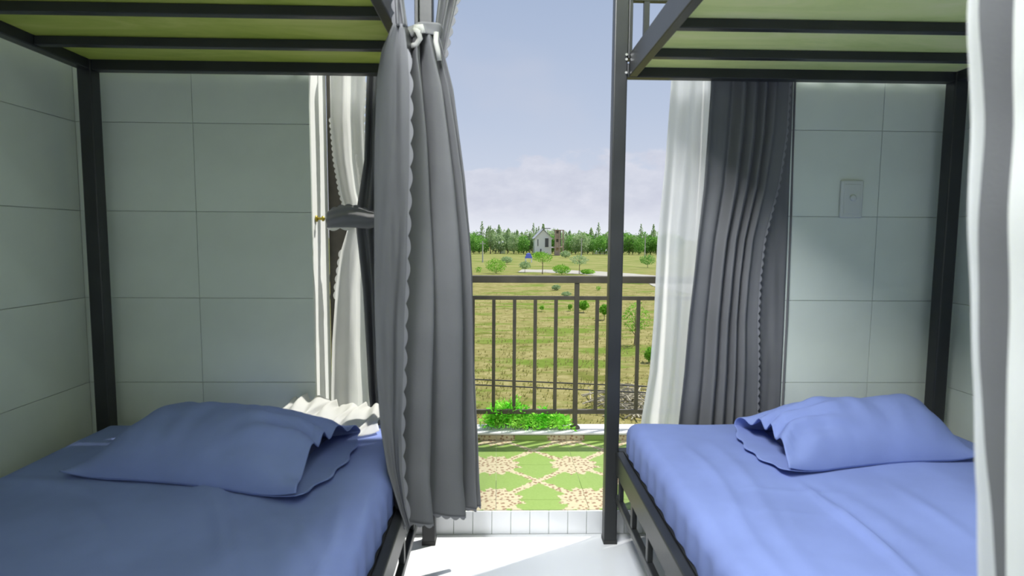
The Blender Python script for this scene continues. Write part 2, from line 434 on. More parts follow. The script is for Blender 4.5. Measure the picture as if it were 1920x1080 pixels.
# ------------------------------------------------------------------ bunk beds
UZ = 1.626                       # underside of upper frame
def bunk(name, label, sgn, xa, xw, slats, struts):
    """xa: outer face on the aisle, xw: outer face at the wall; sgn +1 when bed lies to the right of the aisle"""
    y1, y0 = 2.045, .03; P = .046
    r = empty(name, ((xa+xw)/2, (y0+y1)/2, 0), label=label, cat='bunk bed', group='bunk beds')
    for x in (xa, xw):
        s = sgn if x == xa else -sgn
        for (ya, yb) in ((y1-P, y1), (y0, y0+P)):
            xx = sorted((x, x+s*P))
            po = box('post', 'metal', (xx[0], xx[1], ya, yb, 0.006, 2.42), r, .004)
            box('foot_cap', 'cable', (xx[0]-.001, xx[1]+.001, ya-.001, yb+.001, 0, .014), po)
    yi0, yi1 = y0+P, y1-P
    def xr(a, b): return sorted((xa+sgn*a, xa+sgn*b))
    W = abs(xw-xa)
    # upper frame
    for a, b in ((.050, .078), (W-.042, W-.004)):
        u = xr(a, b)
        ur = box('upper_side_rail', 'metal', (u[0], u[1], yi0, yi1, UZ, UZ+.075), r, .003)
    u = xr(P, W-P)
    box('upper_end_rail', 'metal', (u[0], u[1], y1-.042, y1-.004, UZ, UZ+.045), r, .003)
    box('upper_end_rail', 'metal', (u[0], u[1], y0+.004, y0+.042, UZ, UZ+.045), r, .003)
    u = xr(.078, W-.042)
    for y in slats:
        box('slat', 'metal', (u[0], u[1], y, y+.026, UZ+.006, UZ+.031), r, .002)
    box('upper_board', 'ply' if sgn < 0 else 'ply_lit_tint', (u[0]+.002, u[1]-.002, y0+P+.002, y1-.044, UZ+.032, UZ+.045), r, label='stained yellow-green plywood board under the upper bunk')
    # upper guards: at the far end and along the aisle
    u = xr(P, W-P)
    for z in (1.875, 2.10, 2.38):
        box('guard_rail', 'metal', (u[0], u[1], y1-.034, y1-.012, z, z+.022), r, .002)
    k = 0
    while .085+k*.115 < W-P-.05:
        v = xr(.10+k*.115, .10+k*.115+.018)
        box('guard_bar', 'metal', (v[0], v[1], y1-.032, y1-.014, UZ+.046, 2.38), r); k += 1
    v = xr(.047, .060)
    box('guard_bracket', 'metal', (v[0], v[1], y1-.046, y1-.002, UZ+.06, 2.38), r, .002)
    # lower frame
    for a, b in ((.034, .062), (W-.040, W-.004)):
        u = xr(a, b)
        box('side_rail', 'metal', (u[0], u[1], yi0, yi1, .262, .340), r, .004)
        u = xr(a+.002, b-.006) if a < .1 else xr(a+.008, b-.006)
        box('stretcher', 'metal', (u[0], u[1], yi0, yi1, .160, .185), r, .003)
        for y in struts:
            box('strut', 'metal', (u[0]+.002, u[1]-.002, y-.011, y+.011, .185, .262), r, .002)
    u = xr(P, W-P)
    for y in (y1-.042, y0+.004):
        box('lower_end_rail', 'metal', (u[0], u[1], y, y+.038, .262, .340), r, .003)
    u = xr(.062, W-.040)
    for k in range(8):
        box('lower_slat', 'metal', (u[0], u[1], .20+k*.235, .20+k*.235+.026, .300, .326), r, .002)
    box('base_board', 'metal', (u[0]+.002, u[1]-.002, y0+P, y1-.044, .327, .340), r)
    # bolts on the aisle post where the upper rail is hooked in
    for z in (UZ+.012, UZ+.055, UZ+.07):
        b = MB()
        x = xa+sgn*.040
        b.tube([(x, y1-P+.001, z), (x, y1-P-.006, z)], .0045, 6)
        b.v = [q-r.location for q in b.v]
        b.build('bolt', 'steel', r)
    return r
xaL = at(814, 600, 2.0).x; xwL = at(158, 400, 2.0).x
xaR = at(1139, 700, 2.0).x; xwR = at(1806, 300, 2.0).x
st = [.35+.235*k for k in range(7)]
bunk('bunk_bed', 'dark steel bunk bed against the left wall, grey curtain tied to its post', -1, xaL, xwL,
     [1.515, 1.77, 1.26, 1.0, .75, .5, .25], [1.95, 1.76, 1.57, 1.38, 1.19, 1.0, .81, .62, .43, .24])
bunk('bunk_bed', 'dark steel bunk bed against the right wall beneath plywood board coloured as lit', 1, xaR, xwR,
     [1.555, 1.80, 1.30, 1.04, .79, .54, .28], [1.95, 1.76, 1.57, 1.38, 1.19, 1.0, .81, .62, .43, .24])

# ------------------------------------------------------------------ mattresses with fitted sheets
MZ = .455
def ridge(x, y, x0, y0, x1, y1, wdt, h):
    """a cloth crease running along a segment"""
    d = Vector((x1-x0, y1-y0)); L = d.length; d /= L
    px, py = x-x0, y-y0; s = px*d.x+py*d.y; q = px*d.y-py*d.x
    if s < -.15 or s > L+.15: return 0
    e = min(1, max(0, (s+.12)/.2))*min(1, max(0, (L+.12-s)/.25))
    q += .012*math.sin(s*9)
    return h*e*math.exp(-(q/wdt)**2)
def mattress(label, x0, x1, creases, seed):
    y0, y1, zb = .085, 1.985, .342
    r = empty('mattress', ((x0+x1)/2, (y0+y1)/2, zb), label=label, cat='mattress')
    box('mattress_core', 'mattress', (x0+.012, x1-.012, y0+.012, y1-.012, zb, MZ-.02), r, .01)
    cx, cy = (x0+x1)/2, (y0+y1)/2; hx, hy = (x1-x0)/2, (y1-y0)/2
    RR = .042; NX, NY = 120, 200
    # profile: from bottom edge up round the corner and across
    def prof(t, half):
        # t in -1..1 -> (pos, drop)
        side = MZ-RR-zb-.002; arc = RR*PI/2; flat = half-RR; tot = flat+arc+side
        s = abs(t)*tot; sg = 1 if t >= 0 else -1
        if s < flat: return sg*s, 0
        if s < flat+arc:
            a = (s-flat)/RR; return sg*(flat+RR*math.sin(a)), RR*(1-math.cos(a))
        return sg*half, RR+(s-flat-arc)
    def fn(u, v):
        px, dx = prof(u*2-1, hx); py, dy = prof(v*2-1, hy)
        drop = min(max(dx, dy) if min(dx, dy) <= 0 else (dx**3+dy**3)**(1/3), MZ-zb-.003)
        if dx > 0 and dy > 0:      # pull vertical corners in
            k = min(dx, dy)/(MZ-zb)*.012
            px -= math.copysign(k, px); py -= math.copysign(k, py)
        X, Y = cx+px, cy+py
        top = 1 if drop <= 0 else max(0, 1-drop/RR)
        z = MZ-drop
        nz = noise.noise(Vector((X*3, Y*3, seed)))*.006 + noise.noise(Vector((X*9, Y*7, seed+3)))*.0016
        for c in creases: nz += ridge(X, Y, *c)
        z += nz*1.3*max(top, .0)
        if drop > 0:                # gathers on the hanging side
            gth = .0025*math.sin((Y if dx > dy else X)*75+3*noise.noise(Vector((X*4, Y*4, 1))))*min(1, drop/.05)
            if dx > dy: X += gth
            else: Y += gth
        return Vector((X-r.location.x, Y-r.location.y, z-zb))
    m = MB().grid(fn, NX, NY)
    m.build('fitted_sheet', 'blue', r, smooth=True)
    return r
def g(px, py): v = atz(px, py, MZ); return v.x, v.y
cL = []
for (a, b, wd, h) in (((372, 905), (440, 1075), .014, .010), ((395, 905), (470, 1060), .012, .008), ((500, 960), (540, 1075), .02, .007),
                      ((150, 950), (210, 1070), .02, .006), ((640, 950), (600, 1078), .022, .012), ((690, 960), (655, 1078), .014, .014),
                      ((30, 900), (160, 925), .02, .006), ((560, 980), (590, 1078), .012, .008)):
    cL.append((*g(*a), *g(*b), wd, h))
cRr = []
for (a, b, wd, h) in (((1540, 935), (1700, 1070), .013, .013), ((1570, 925), (1740, 1040), .03, .006), ((1440, 920), (1530, 926), .01, .004),
                      ((1440, 960), (1520, 965), .01, .003), ((1300, 850), (1470, 1075), .016, .005), ((1350, 845), (1520, 1060), .02, .004),
                      ((1480, 960), (1480, 990), .01, .003), ((1700, 930), (1815, 1010), .02, .005)):
    cRr.append((*g(*a), *g(*b), wd, h))
mattress('left mattress in a deep blue fitted sheet on the left bunk', xwL+.05, xaL-.066, cL, 1.0)
mattress('right mattress in a sunlit pale blue fitted sheet on the right bunk', xaR+.066, xwR-.05, cRr, 7.0)

# ------------------------------------------------------------------ pillows in open-ended cases
def pillow(label, corners, sgn, hgt, seed, rot=0):
    """corners: near-closed, near-open, far-open, far-closed on the mattress (x, y); the case is open at the 'open' end"""
    A, B, Cc, D = [Vector((*c, 0)) for c in corners]
    cen = (A+B+Cc+D)/4
    zb = MZ+.006
    r = empty('pillow', (cen.x, cen.y, zb), label=label, cat='pillow', group='blue pillows')
    NU, NV = 110, 96
    def outline(s, tt):      # bilinear with corners pinched outwards, edges drawn in
        p = A.lerp(B, s).lerp(D.lerp(Cc, s), tt)
        ein = .045*math.sin(PI*tt)*((1-s)**3)*1.0      # closed end drawn in
        p += (B-A).normalized()*ein
        q = .030*math.sin(PI*s)
        p += (D-A).normalized()*(q if tt < .5 else -q)*abs(1-2*tt)
        return p
    def fn(u, v):
        s = u*1.0
        a = v*2*PI; tt = .5-.5*math.cos(a)      # 0..1..0 around the loop
        top = math.sin(a) >= 0
        p = outline(s, tt)
        prof = max(0, math.sin(PI*tt))**.55
        body = (1-(1-min(s/.30, 1))**2.3)        # rises from the closed seam
        end = 1-.52*max(0, (s-.66)/.34)**1.7
        h = hgt*prof*body*end
        hi = h*(.90 if top else -.0)
        # wrinkles radiating at the open end and closed corners
        X, Y = p.x, p.y
        wr = .0
        if top:
            k = max(0, (s-.55)/.45)
            ang = tt*30+6*noise.noise(Vector((X*5, Y*5, seed)))
            wr += .016*k*math.sin(ang)*prof
            wr += .012*noise.noise(Vector((X*6+seed, Y*6, 2)))*prof*body
            wr += .008*noise.noise(Vector((X*18+seed, Y*9, 5)))*prof*body
            wr += .005*k*abs(noise.noise(Vector((X*30, Y*22+seed, 8))))*prof
            k2 = max(0, .35-s)/.35
            wr += .005*k2*math.sin(tt*22+s*14)*prof
        z = hi+wr
        if top: z = max(z, .0015)
        else:
            z = .0 + (.004*prof)
        # lift of corners
        z += .022*(max(0, s-.8)/.2)**2*(abs(1-2*tt)**3)*(1 if top else .75)
        z += .018*(max(0, .2-s)/.2)**2*(abs(1-2*tt)**3)
        ext = 0
        if s > .9 :                               # ragged lip: the under layer reaches further out
            ext = (s-.9)/.1*(-.030*math.sin(PI*tt) if top else .030*math.sin(PI*tt)+.006*math.sin(tt*25))
        p = p+(B-A).normalized()*ext
        return Vector((p.x-cen.x, p.y-cen.y, z))
    m = MB().grid(fn, NU, NV)
    cs = m.build('pillowcase', 'blue2', r, smooth=True, solid=.0018)
    # stuffing pillow inside, seen through the open end
    def fi(u, v):
        s = .05+u*.82; a = v*2*PI; tt = .5-.5*math.cos(a); top = math.sin(a) >= 0
        tt2 = .06+.88*tt
        p = outline(s, tt2); prof = max(0, math.sin(PI*tt2))**.6*max(0, math.sin(PI*tt))**.3
        body = (1-(1-min(s/.30, 1))**2.3)*(1-max(0, (u-.8)/.2)**2)
        z = hgt*.72*prof*body*(1-.4*max(0, (s-.66)/.34)) if top else .004
        return Vector((p.x-cen.x, p.y-cen.y, max(z, .004)+.002))
    MB().grid(fi, 40, 40).build('cushion', 'pillow', r, smooth=True)
    return r
def gm(px, py, z=MZ): v = atz(px, py, z); return (v.x, v.y)
pillow('left pillow in an open-ended blue case, its gap facing the aisle',
       [gm(112, 893, MZ+.01), gm(556, 947), gm(676, 812, MZ+.02), (gm(112, 893)[0]+.02, 1.925)], 1, .158, 2.0)
pillow('right pillow in an open-ended blue case, its folded lip facing the aisle',
       [(1.40, 1.60), gm(1478, 897), gm(1376, 806, MZ+.01), (1.515, 1.955)], 1, .165, 9.0)

# ------------------------------------------------------------------ curtains
def drape(rows, nu, nv, pleat, seed=0, sway=1.0):
    """rows: [(t, Lx, Ly, Lz, Rx, Ry, Rz, amp)], t 0 (top) .. 1; pleat(u, t) -> -1..1; returns MB and its right/left edge curves"""
    def fn(u, v):
        lx, ly, lz, rx, ry, rz, amp = interp(rows, v)
        a, b = Vector((lx, ly, lz)), Vector((rx, ry, rz))
        d = (b-a); hd = Vector((d.x, d.y, 0)).normalized(); nrm = Vector((hd.y, -hd.x, 0))   # towards the viewer for left-to-right
        p = a.lerp(b, u)+nrm*amp*pleat(u, v)
        p += nrm*.004*noise.noise(Vector((u*6, v*7, seed)))
        p += sway*hd*amp*.25*math.sin(v*9+u*12+seed)*math.sin(PI*u)*.5
        return p
    return MB().grid(fn, nu, nv), fn
def scallops(curve, outd, pitch, width, k=7):
    """strip with a scalloped free edge along a curve of points; outd(i) is the outward unit vector"""
    m = MB(); L = [0]
    for a, b in zip(curve, curve[1:]): L.append(L[-1]+(b-a).length)
    tot = L[-1]; nn = max(1, int(tot/pitch))*k
    def pos(s):
        for i in range(len(L)-1):
            if s <= L[i+1] or i == len(L)-2:
                f = (s-L[i])/max(1e-9, L[i+1]-L[i]); return curve[i].lerp(curve[i+1], min(1, f))
    vs = []
    for i in range(nn+1):
        s = tot*i/nn; p = pos(s); wv = width*(.25+.75*abs(math.sin(PI*(i % k)/k)) if i % k else .25)
        vs += [p, p+outd*wv]
    fs = [(2*i, 2*i+1, 2*i+3, 2*i+2) for i in range(nn)]
    return m.add(vs, fs)
def rowsY(tab, Y, amp):
    """tab rows: (pyL, pxL, pyR, pxR[, amp]) on the plane y=Y"""
    out = []; nn = len(tab)
    y0, y1 = tab[0][0], tab[-1][0]
    for i, rw in enumerate(tab):
        a = at(rw[1], rw[0], Y); b = at(rw[3], rw[2], Y)
        out.append(((rw[0]-y0)/(y1-y0), *a, *b, rw[4] if len(rw) > 4 else amp))
    return out
def rel(mb, r): mb.v = [q-r.location for q in mb.v]; return mb
def pl(freq, ph=0, sh=.6, tw=0):
    def f(u, v):
        a = 2*PI*freq*(u+.02*math.sin(v*5+ph))+ph+tw*v
        return math.sin(a)*(1-sh)+sh*(2*abs(math.sin(a/2))-1)
    return f

# 1. big grey curtain tied to the left bunk's aisle post
CY = 1.90
r = empty('curtain', (at(800, 990, CY).x, CY, .15), label='large grey curtain knotted to the left bunk post, hanging over the aisle', cat='curtain')
rear = rowsY([(62, 768, 62, 822, .012), (110, 764, 110, 834, .018), (170, 764, 170, 847, .022), (260, 766, 260, 858, .026), (340, 766, 340, 868, .028), (430, 764, 430, 876, .03),
              (520, 762, 520, 882, .03), (620, 758, 620, 887, .030), (760, 752, 760, 892, .030), (900, 752, 900, 896, .030), (988, 760, 946, 898, .028)], CY, .03)
# the drape's left side hangs clear of the lower bed rail, nearer the room
for i, (rw, yl) in enumerate(zip(list(rear), (1.87, 1.85, 1.80, 1.76, 1.72, 1.68, 1.63, 1.58, 1.545, 1.53, 1.53))):
    pxl, pyl = ((768, 62), (764, 110), (764, 170), (764, 260), (762, 340), (760, 430), (757, 520), (752, 620), (746, 760), (744, 900), (758, 988))[i]
    rear[i] = (rw[0], *at(pxl, pyl, yl), *rw[4:])
def folds(u, v):
    ctr = [(.08, .05, -1.3), (.22, .08, .8), (.39, .045, -1.9), (.60, .12, 1.0), (.80, .022, -.8), (.86, .025, .6), (.91, .016, -.7), (.965, .02, .3)]
    s = 0
    for c0, w0, h in ctr:
        cc = c0+.02*math.sin(v*6+c0*20); s += h*math.exp(-((u-cc)/w0)**2)
    return s
rear = [(*q[:7], q[7]*1.6) for q in rear]
mb, fn = drape(rear, 190, 130, folds, 1, .5)
rel(mb, r).build('drape', 'curt', r, smooth=True, solid=.002)
cv = [fn(i/60, 1) for i in range(61)]
rel(scallops(cv, Vector((0, 0, -1)), .028, .011), r).build('scalloped_hem', 'lace', r, solid=.002)
CY2 = 1.50
front = rowsY([(45, 738, 45, 758, .006), (95, 717, 95, 764, .010), (150, 708, 150, 768, .012), (300, 703, 300, 768, .010), (400, 703, 400, 765, .008), (500, 703, 500, 763, .008),
               (600, 704, 600, 759, .008), (700, 707, 700, 757, .008), (800, 714, 800, 754, .008), (880, 727, 880, 755, .008), (950, 748, 950, 762, .006), (998, 764, 985, 770, .003)], CY2, .01)
mb, fn2 = drape(front, 40, 110, lambda u, v: .8*math.cos(2.2*PI*u)+.5*math.sin(5*u+4*v), 2)
rel(mb, r).build('front_flap', 'curt', r, smooth=True, solid=.002)
cv = [fn2(1, .05+.93*i/90) for i in range(91)]
rel(scallops(cv, Vector((1, .25, 0)).normalized(), .056, .010), r).build('scalloped_edge', 'lace', r, solid=.002)
# strands above the knot
up = rowsY([(-170, 842, -170, 905, .018), (-60, 830, -60, 878, .016), (0, 822, 0, 857, .014), (60, 815, 60, 843, .010), (112, 812, 112, 832, .006)], 1.93, .012)
mb, fn3 = drape(up, 60, 50, pl(2.5, .6), 3)
rel(mb, r).build('upper_drape', 'curt', r, smooth=True, solid=.002)
cv = [fn3(1, i/50) for i in range(51)]
rel(scallops(cv, Vector((1, 0, 0)), .033, .012), r).build('scalloped_edge', 'lace', r, solid=.002)
up = rowsY([(-170, 725, -170, 748, .01), (-60, 735, -60, 752, .01), (0, 740, 0, 757, .009), (50, 742, 50, 764, .008)], 1.50, .008)
mb, fn3 = drape(up, 30, 40, pl(2.0, .2), 4)
rel(mb, r).build('upper_drape', 'curt', r, smooth=True, solid=.002)
cv = [fn3(0, i/50) for i in range(51)]
rel(scallops(cv, Vector((-1, 0, 0)), .033, .010), r).build('scalloped_edge', 'lace', r, solid=.002)
# knot: a band round the drape and post plus two ribbon ends
kz = at(800, 62, 1.9).z; kx0, kx1 = at(752, 60, 1.87).x, at(828, 60, 1.87).x
def band(u, v):
    a = u*2*PI; cx, cy = (kx0+kx1)/2, 1.955; rx, ry = (kx1-kx0)/2, .098
    wob = .004*math.sin(a*7)+.003*math.sin(a*3+v*4)
    return Vector((cx+(rx+wob)*math.cos(a), cy+(ry+wob)*math.sin(a), kz-.018+.036*v+.010*math.cos(a)))
rel(MB().grid(band, 60, 6), r).build('tie_band', 'lace', r, smooth=True, solid=.003)
def ribbon(pts, wd, name='tie_ribbon', mat='lit_wcurt'):
    m = MB(); pts = [Vector(p) for p in pts]; vs = []
    for i, p in enumerate(pts):
        d = (pts[min(i+1, len(pts)-1)]-pts[max(0, i-1)]).normalized(); sd = d.cross(Vector((0, 1, 0))).normalized()
        vs += [p-sd*wd/2, p+Vector((0, -.003, 0)), p+sd*wd/2]
    fs = []
    for i in range(len(pts)-1):
        b = i*3; fs += [(b, b+1, b+4, b+3), (b+1, b+2, b+5, b+4)]
    return rel(m.add(vs, fs), r).build(name, mat, r, smooth=True, solid=.002)
ribbon([at(776, 52, 1.85), at(784, 60, 1.838), at(788, 72, 1.845), at(780, 84, 1.85), at(768, 86, 1.855), at(758, 74, 1.86)], .016)
ribbon([at(818, 60, 1.85), at(817, 78, 1.838), at(821, 95, 1.84), at(824, 114, 1.85)], .014)
ribbon([at(776, 52, 1.85), at(790, 50, 1.84), at(792, 62, 1.84)], .018)

# 2. curtain in the left of the doorway with tie-back, sunlight put into its white
WY = 2.235
r = empty('curtain', (at(665, 750, WY).x, WY, TH+.4), label='curtain coloured sunlit white, gathered by a tie-back at left side of the doorway', cat='curtain')
tab = rowsY([(60, 619, 60, 686, .014), (150, 620, 150, 684, .016), (220, 621, 220, 680, .016), (300, 628, 300, 682, .014), (360, 638, 360, 688, .012), (405, 650, 405, 700, .008),
             (430, 652, 430, 702, .008), (470, 640, 470, 700, .012), (540, 630, 540, 702, .015), (640, 624, 640, 706, .018), (730, 622, 730, 712, .02), (830, 622, 830, 716, .02)], WY, .015)
mb, fn = drape(tab, 110, 110, pl(1.7, .8, .25), 5)
rel(mb, r).build('drape', 'lit_wcurt', r, smooth=True)
cv = [fn(0, .21+.23*i/50) for i in range(51)]
rel(scallops(cv, Vector((-1, 0, 0)), .020, .007), r).build('scalloped_edge', 'lit_wcurt', r, solid=.002)
cv = [fn(0, .53+.12*i/30) for i in range(31)]
rel(scallops(cv, Vector((-1, 0, 0)), .030, .008), r).build('scalloped_edge', 'lit_wcurt', r, solid=.002)
cv = [fn(1, .12+.26*i/50) for i in range(51)]
rel(scallops(cv, Vector((1, 0, 0)), .030, .009), r).build('scalloped_edge', 'lit_wcurt', r, solid=.002)
# side of the same curtain nearer the bed post, shade set by grey colour
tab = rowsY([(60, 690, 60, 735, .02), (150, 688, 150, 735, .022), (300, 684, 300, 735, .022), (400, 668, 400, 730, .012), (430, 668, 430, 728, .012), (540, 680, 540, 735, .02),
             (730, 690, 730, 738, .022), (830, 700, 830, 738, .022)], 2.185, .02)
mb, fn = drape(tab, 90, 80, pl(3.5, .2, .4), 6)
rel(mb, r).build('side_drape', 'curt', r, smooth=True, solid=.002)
def tbk(u, v):
    px = 614+u*100; mid = 412-10*math.sin(PI*min(1, u*1.3))*.6; hh = 11+9*math.sin(PI*min(1, .15+u*.85))
    p = at(px, mid+(v-.5)*2*hh, 2.13-.02*math.sin(PI*u))
    p.y -= .012*math.sin(PI*v)+.003*math.sin(v*14+u*3)
    return p
rel(MB().grid(tbk, 40, 14), r).build('tie_back', 'lace', r, smooth=True, solid=.003)
cv = [tbk(.05+.9*i/30, 0) for i in range(31)]
rel(scallops(cv, Vector((0, 0, 1)), .030, .007), r).build('scalloped_edge', 'lace', r, solid=.002)
cv = [tbk(.0+.5*i/30, 1) for i in range(31)]
rel(scallops(cv, Vector((0, 0, -1)), .040, .012), r).build('scalloped_edge', 'lit_wcurt', r, solid=.002)
# bottom of that curtain thrown over the head of the bed
def heap(u, v):
    # u along x, v from the wall side to the bed
    x = at(536, 760, 2.03).x + u*(at(722, 800, 2.0).x-at(536, 760, 2.03).x)
    topz = MZ+.012+.045*math.exp(-((u-.2)/.28)**2)+.012*math.exp(-((u-.75)/.2)**2)
    fold = .009*math.sin(u*44+2*v)+.005*math.sin(u*71+v*5)
    y = 2.075-.23*v*(.85+.25*math.sin(u*9))
    z = MZ+.006+(topz-MZ)*math.cos(v*PI/2)**.8+fold*(1-v*.6)
    return Vector((x+.012*math.sin(v*6+u*20), y, max(z, MZ+.004)))
rel(MB().grid(heap, 100, 30), r).build('spread_hem', 'lit_wcurt', r, smooth=True, solid=.002)
# brass hook on the reveal
hk = empty('tieback_hook', at(606, 410, 2.14), label='small brass tie-back hook on the white left door reveal', cat='hook')
hk.location.x = OX0+.002
m = MB(); m.tube([(0, 0, 0), (.004, 0, 0), (.006, 0, 0)], [.012, .012, .006], 12)
m.tube([(.005, 0, 0), (.014, 0, 0), (.022, 0, .0)], [.005, .005, .005], 8); m.build('base_plate', 'brass', hk, smooth=True)
m = MB(); m.tube([(.020, 0, 0), (.022, 0, .0), (.028, 0, 0), (.032, 0, 0)], [.004, .010, .009, .002], 12); m.build('knob', 'brass', hk, smooth=True)

# 3. sheer + grey curtain at the right of the doorway
SY = 2.165
r = empty('curtain', (at(1270, 800, SY).x, SY, .4), label='blown-out white sheer curtain at right side of the doorway', cat='curtain')
tab = rowsY([(-60, 1262, -60, 1345, .012), (165, 1256, 165, 1342, .014), (300, 1246, 300, 1336, .016), (450, 1231, 450, 1322, .018), (600, 1224, 600, 1306, .02), (700, 1216, 700, 1298, .022), (790, 1200, 790, 1292, .024), (960, 1192, 960, 1288, .024)], SY, .015)
mb, fn = drape(tab, 90, 70, pl(2.6, 1.2, .2), 8)
rel(mb, r).build('drape', 'sheer', r, smooth=True)
GY = 2.073
r = empty('curtain', (at(1390, 800, GY).x, GY, .35), label='pleated grey curtain between the doorway and the wall switch', cat='curtain')
tab = rowsY([(-40, 1460, -40, 1500, .006), (165, 1440, 165, 1493, .006), (400, 1415, 400, 1486, .006), (600, 1405, 600, 1478, .006), (760, 1400, 760, 1470, .006), (960, 1396, 960, 1462, .006)], GY+.014, .01)
mb, fn = drape(tab, 50, 60, lambda u, v: .6*math.sin(u*5+1)-2.2*math.exp(-((u-.95)/.04)**2), 9)
rel(mb, r).build('back_panel', 'curt', r, smooth=True, solid=.002)
tab = rowsY([(-40, 1330, -40, 1490, .014), (165, 1331, 165, 1480, .014), (250, 1325, 250, 1474, .015), (350, 1318, 350, 1458, .015), (450, 1306, 450, 1432, .016), (520, 1299, 520, 1424, .016), (600, 1290, 600, 1420, .016), (700, 1281, 700, 1421, .016), (800, 1270, 800, 1419, .016), (960, 1262, 960, 1410, .016)], GY-.012, .01)
def pf(u, v):
    s = 0
    for c0, w0, h in ((.0, .05, .7), (.12, .07, -.2), (.30, .045, -1.0), (.40, .04, 1.0), (.475, .022, -1.0), (.55, .035, .9), (.625, .022, -1.0), (.68, .025, .7), (.735, .02, -.9), (.80, .035, .8), (.93, .05, -.1)):
        s += h*math.exp(-((u-c0-.01*math.sin(v*5))/w0)**2)
    return s
mb, fn = drape(tab, 170, 90, pf, 10, .15)
rel(mb, r).build('drape', 'curt', r, smooth=True, solid=.002)
cv = [fn(1, .08+.84*i/90) for i in range(91)]
rel(scallops(cv, Vector((1, -.1, 0)).normalized(), .027, .009), r).build('scalloped_edge', 'lace', r, solid=.002)

# 4. curtain bunched at the near end of the right bunk, beside the camera
r = empty('curtain', (.355, .38, .0), label='curtain coloured in light and shade, hanging close by at the right edge, in front of right bunk', cat='curtain')
xn = .352
def ywd(px, py):                                   # where the view ray of that pixel meets x = xn
    d = ray(px, py); return Vector((0, 0, CZ))+d*(xn/d.x)
rows = []
for py, px in ((-60, 1840), (0, 1838), (200, 1834), (500, 1836), (800, 1844), (1080, 1850), (1300, 1852)):
    a = ywd(px, py); b = Vector((xn+.002, .06, a.z)); rows.append((py, *a, *b, .009))
top, bot = rows[0], rows[-1]
rows = [((top[3]-q[3])/(top[3]-bot[3]), *q[1:]) for q in rows]
def nearp(u, v):
    # folds counted in metres along the rail
    s = u*.40
    return (1.0*math.exp(-((s-.002)/.005)**2)-1.8*math.exp(-((s-.019+.006*v)/.009)**2)+1.3*math.exp(-((s-.050+.016*v)/.014)**2)
            -3.0*math.exp(-((s-.090)/.014)**2)+math.sin((s-.12)*90)*(1 if s > .13 else 0))
_, fn = drape(rows, 4, 4, nearp, 11)
def span(f0, f1, nu):                              # the cloth between two lines running down it, in metres from its edge
    return rel(MB().grid(lambda a, v: fn((f0(v)+(f1(v)-f0(v))*a)/.40, v), nu, 60), r)
e0, e1, e2, e3 = (lambda v: 0), (lambda v: .005+.001*math.sin(v*9)), (lambda v: .0265-.013*v), (lambda v: .40)  # one cloth split by colour: lit edge, shaded fold, lit outer drape
span(e0, e1, 6).build('lit_tint_edge', 'lit_wcurt', r, smooth=True)
tag(span(e1, e2, 30).build('shade_tint_fold', 'curt', r, smooth=True), label='fold with shade put into its dark grey colour, behind the lit-coloured edge')
span(e2, e3, 220).build('drape', 'lit_wcurt', r, smooth=True)

# ------------------------------------------------------------------ wall switch
a = at(1575, 338, YB-.003); b = at(1613, 409, YB-.003)
sw = empty('wall_switch', ((a.x+b.x)/2, YB-.003, (a.z+b.z)/2), label='white wall switch plate with one round button, above the right pillow', cat='switch')
hx, hz = (b.x-a.x)/2, (a.z-b.z)/2
MB().box(-hx, hx, -.012, -.001, -hz, hz).build('plate', 'plastic', sw, bevel=.006)
MB().box(-hx*.72, hx*.72, -.0145, -.011, -hz*.78, hz*.78).build('insert', 'plastic', sw, bevel=.002)
MB().tube([(0, -.014, .004), (0, -.020, .004), (0, -.022, .004)], [.011, .011, .008], 20).build('button', 'plastic', sw, smooth=True)

# ------------------------------------------------------------------ plants on the kerb
def vivid(label, px, py, wpx, hpx, nn, seed):
    rnd = random.Random(seed); Y = RY+.045
    base = at(px, 805, Y); base.z = CH
    sc = Y/F
    r = empty('trailing_plant', base, label=label, cat='plant', group='plants on the balcony kerb')
    mst = MB(); mlf = MB()
    for k in range(nn):
        a = rnd.uniform(-1, 1); hgt = rnd.uniform(.35, 1)*hpx*sc*(1-.55*abs(a)**1.5)
        x0 = a*wpx*sc*.32; x1 = a*wpx*sc*.5+rnd.uniform(-.02, .02); y1 = rnd.uniform(-.08, .035)
        pts = [Vector((x0, rnd.uniform(-.01, .02), 0)), Vector(((x0+x1)/2, y1*.5, hgt*.65)), Vector((x1, y1, hgt*rnd.uniform(.75, 1)))]
        if rnd.random() < .3: pts[2].z = hgt*.15; pts[2].y = -.075-rnd.random()*.02
        mst.tube(pts, .0012, 4, False)
        for q in range(14):
            f = rnd.uniform(.1, 1); p = pts[0].lerp(pts[1], f*2) if f < .5 else pts[1].lerp(pts[2], f*2-1)
            d = Vector((rnd.uniform(-1, 1), rnd.uniform(-1, .6), rnd.uniform(-.2, 1))).normalized(); sd = d.orthogonal().normalized(); L = rnd.uniform(.012, .028)
            p = p+d*rnd.uniform(0, .008)
            mlf.add([p, p+d*L*.5+sd*L*.18, p+d*L, p+d*L*.5-sd*L*.18], [(0, 1, 2, 3)])
    mst.build('stems', 'leaf_bush', r); tag(mlf.build('foliage', 'leaf_vivid', r), kind='stuff')
vivid('taller tuft of vivid green weeds on the kerb under the railing bars', 955, 770, 96, 66, 170, 1)
vivid('lower sprawling vivid green weeds on the kerb beside the railing post', 1024, 785, 92, 40, 140, 2)

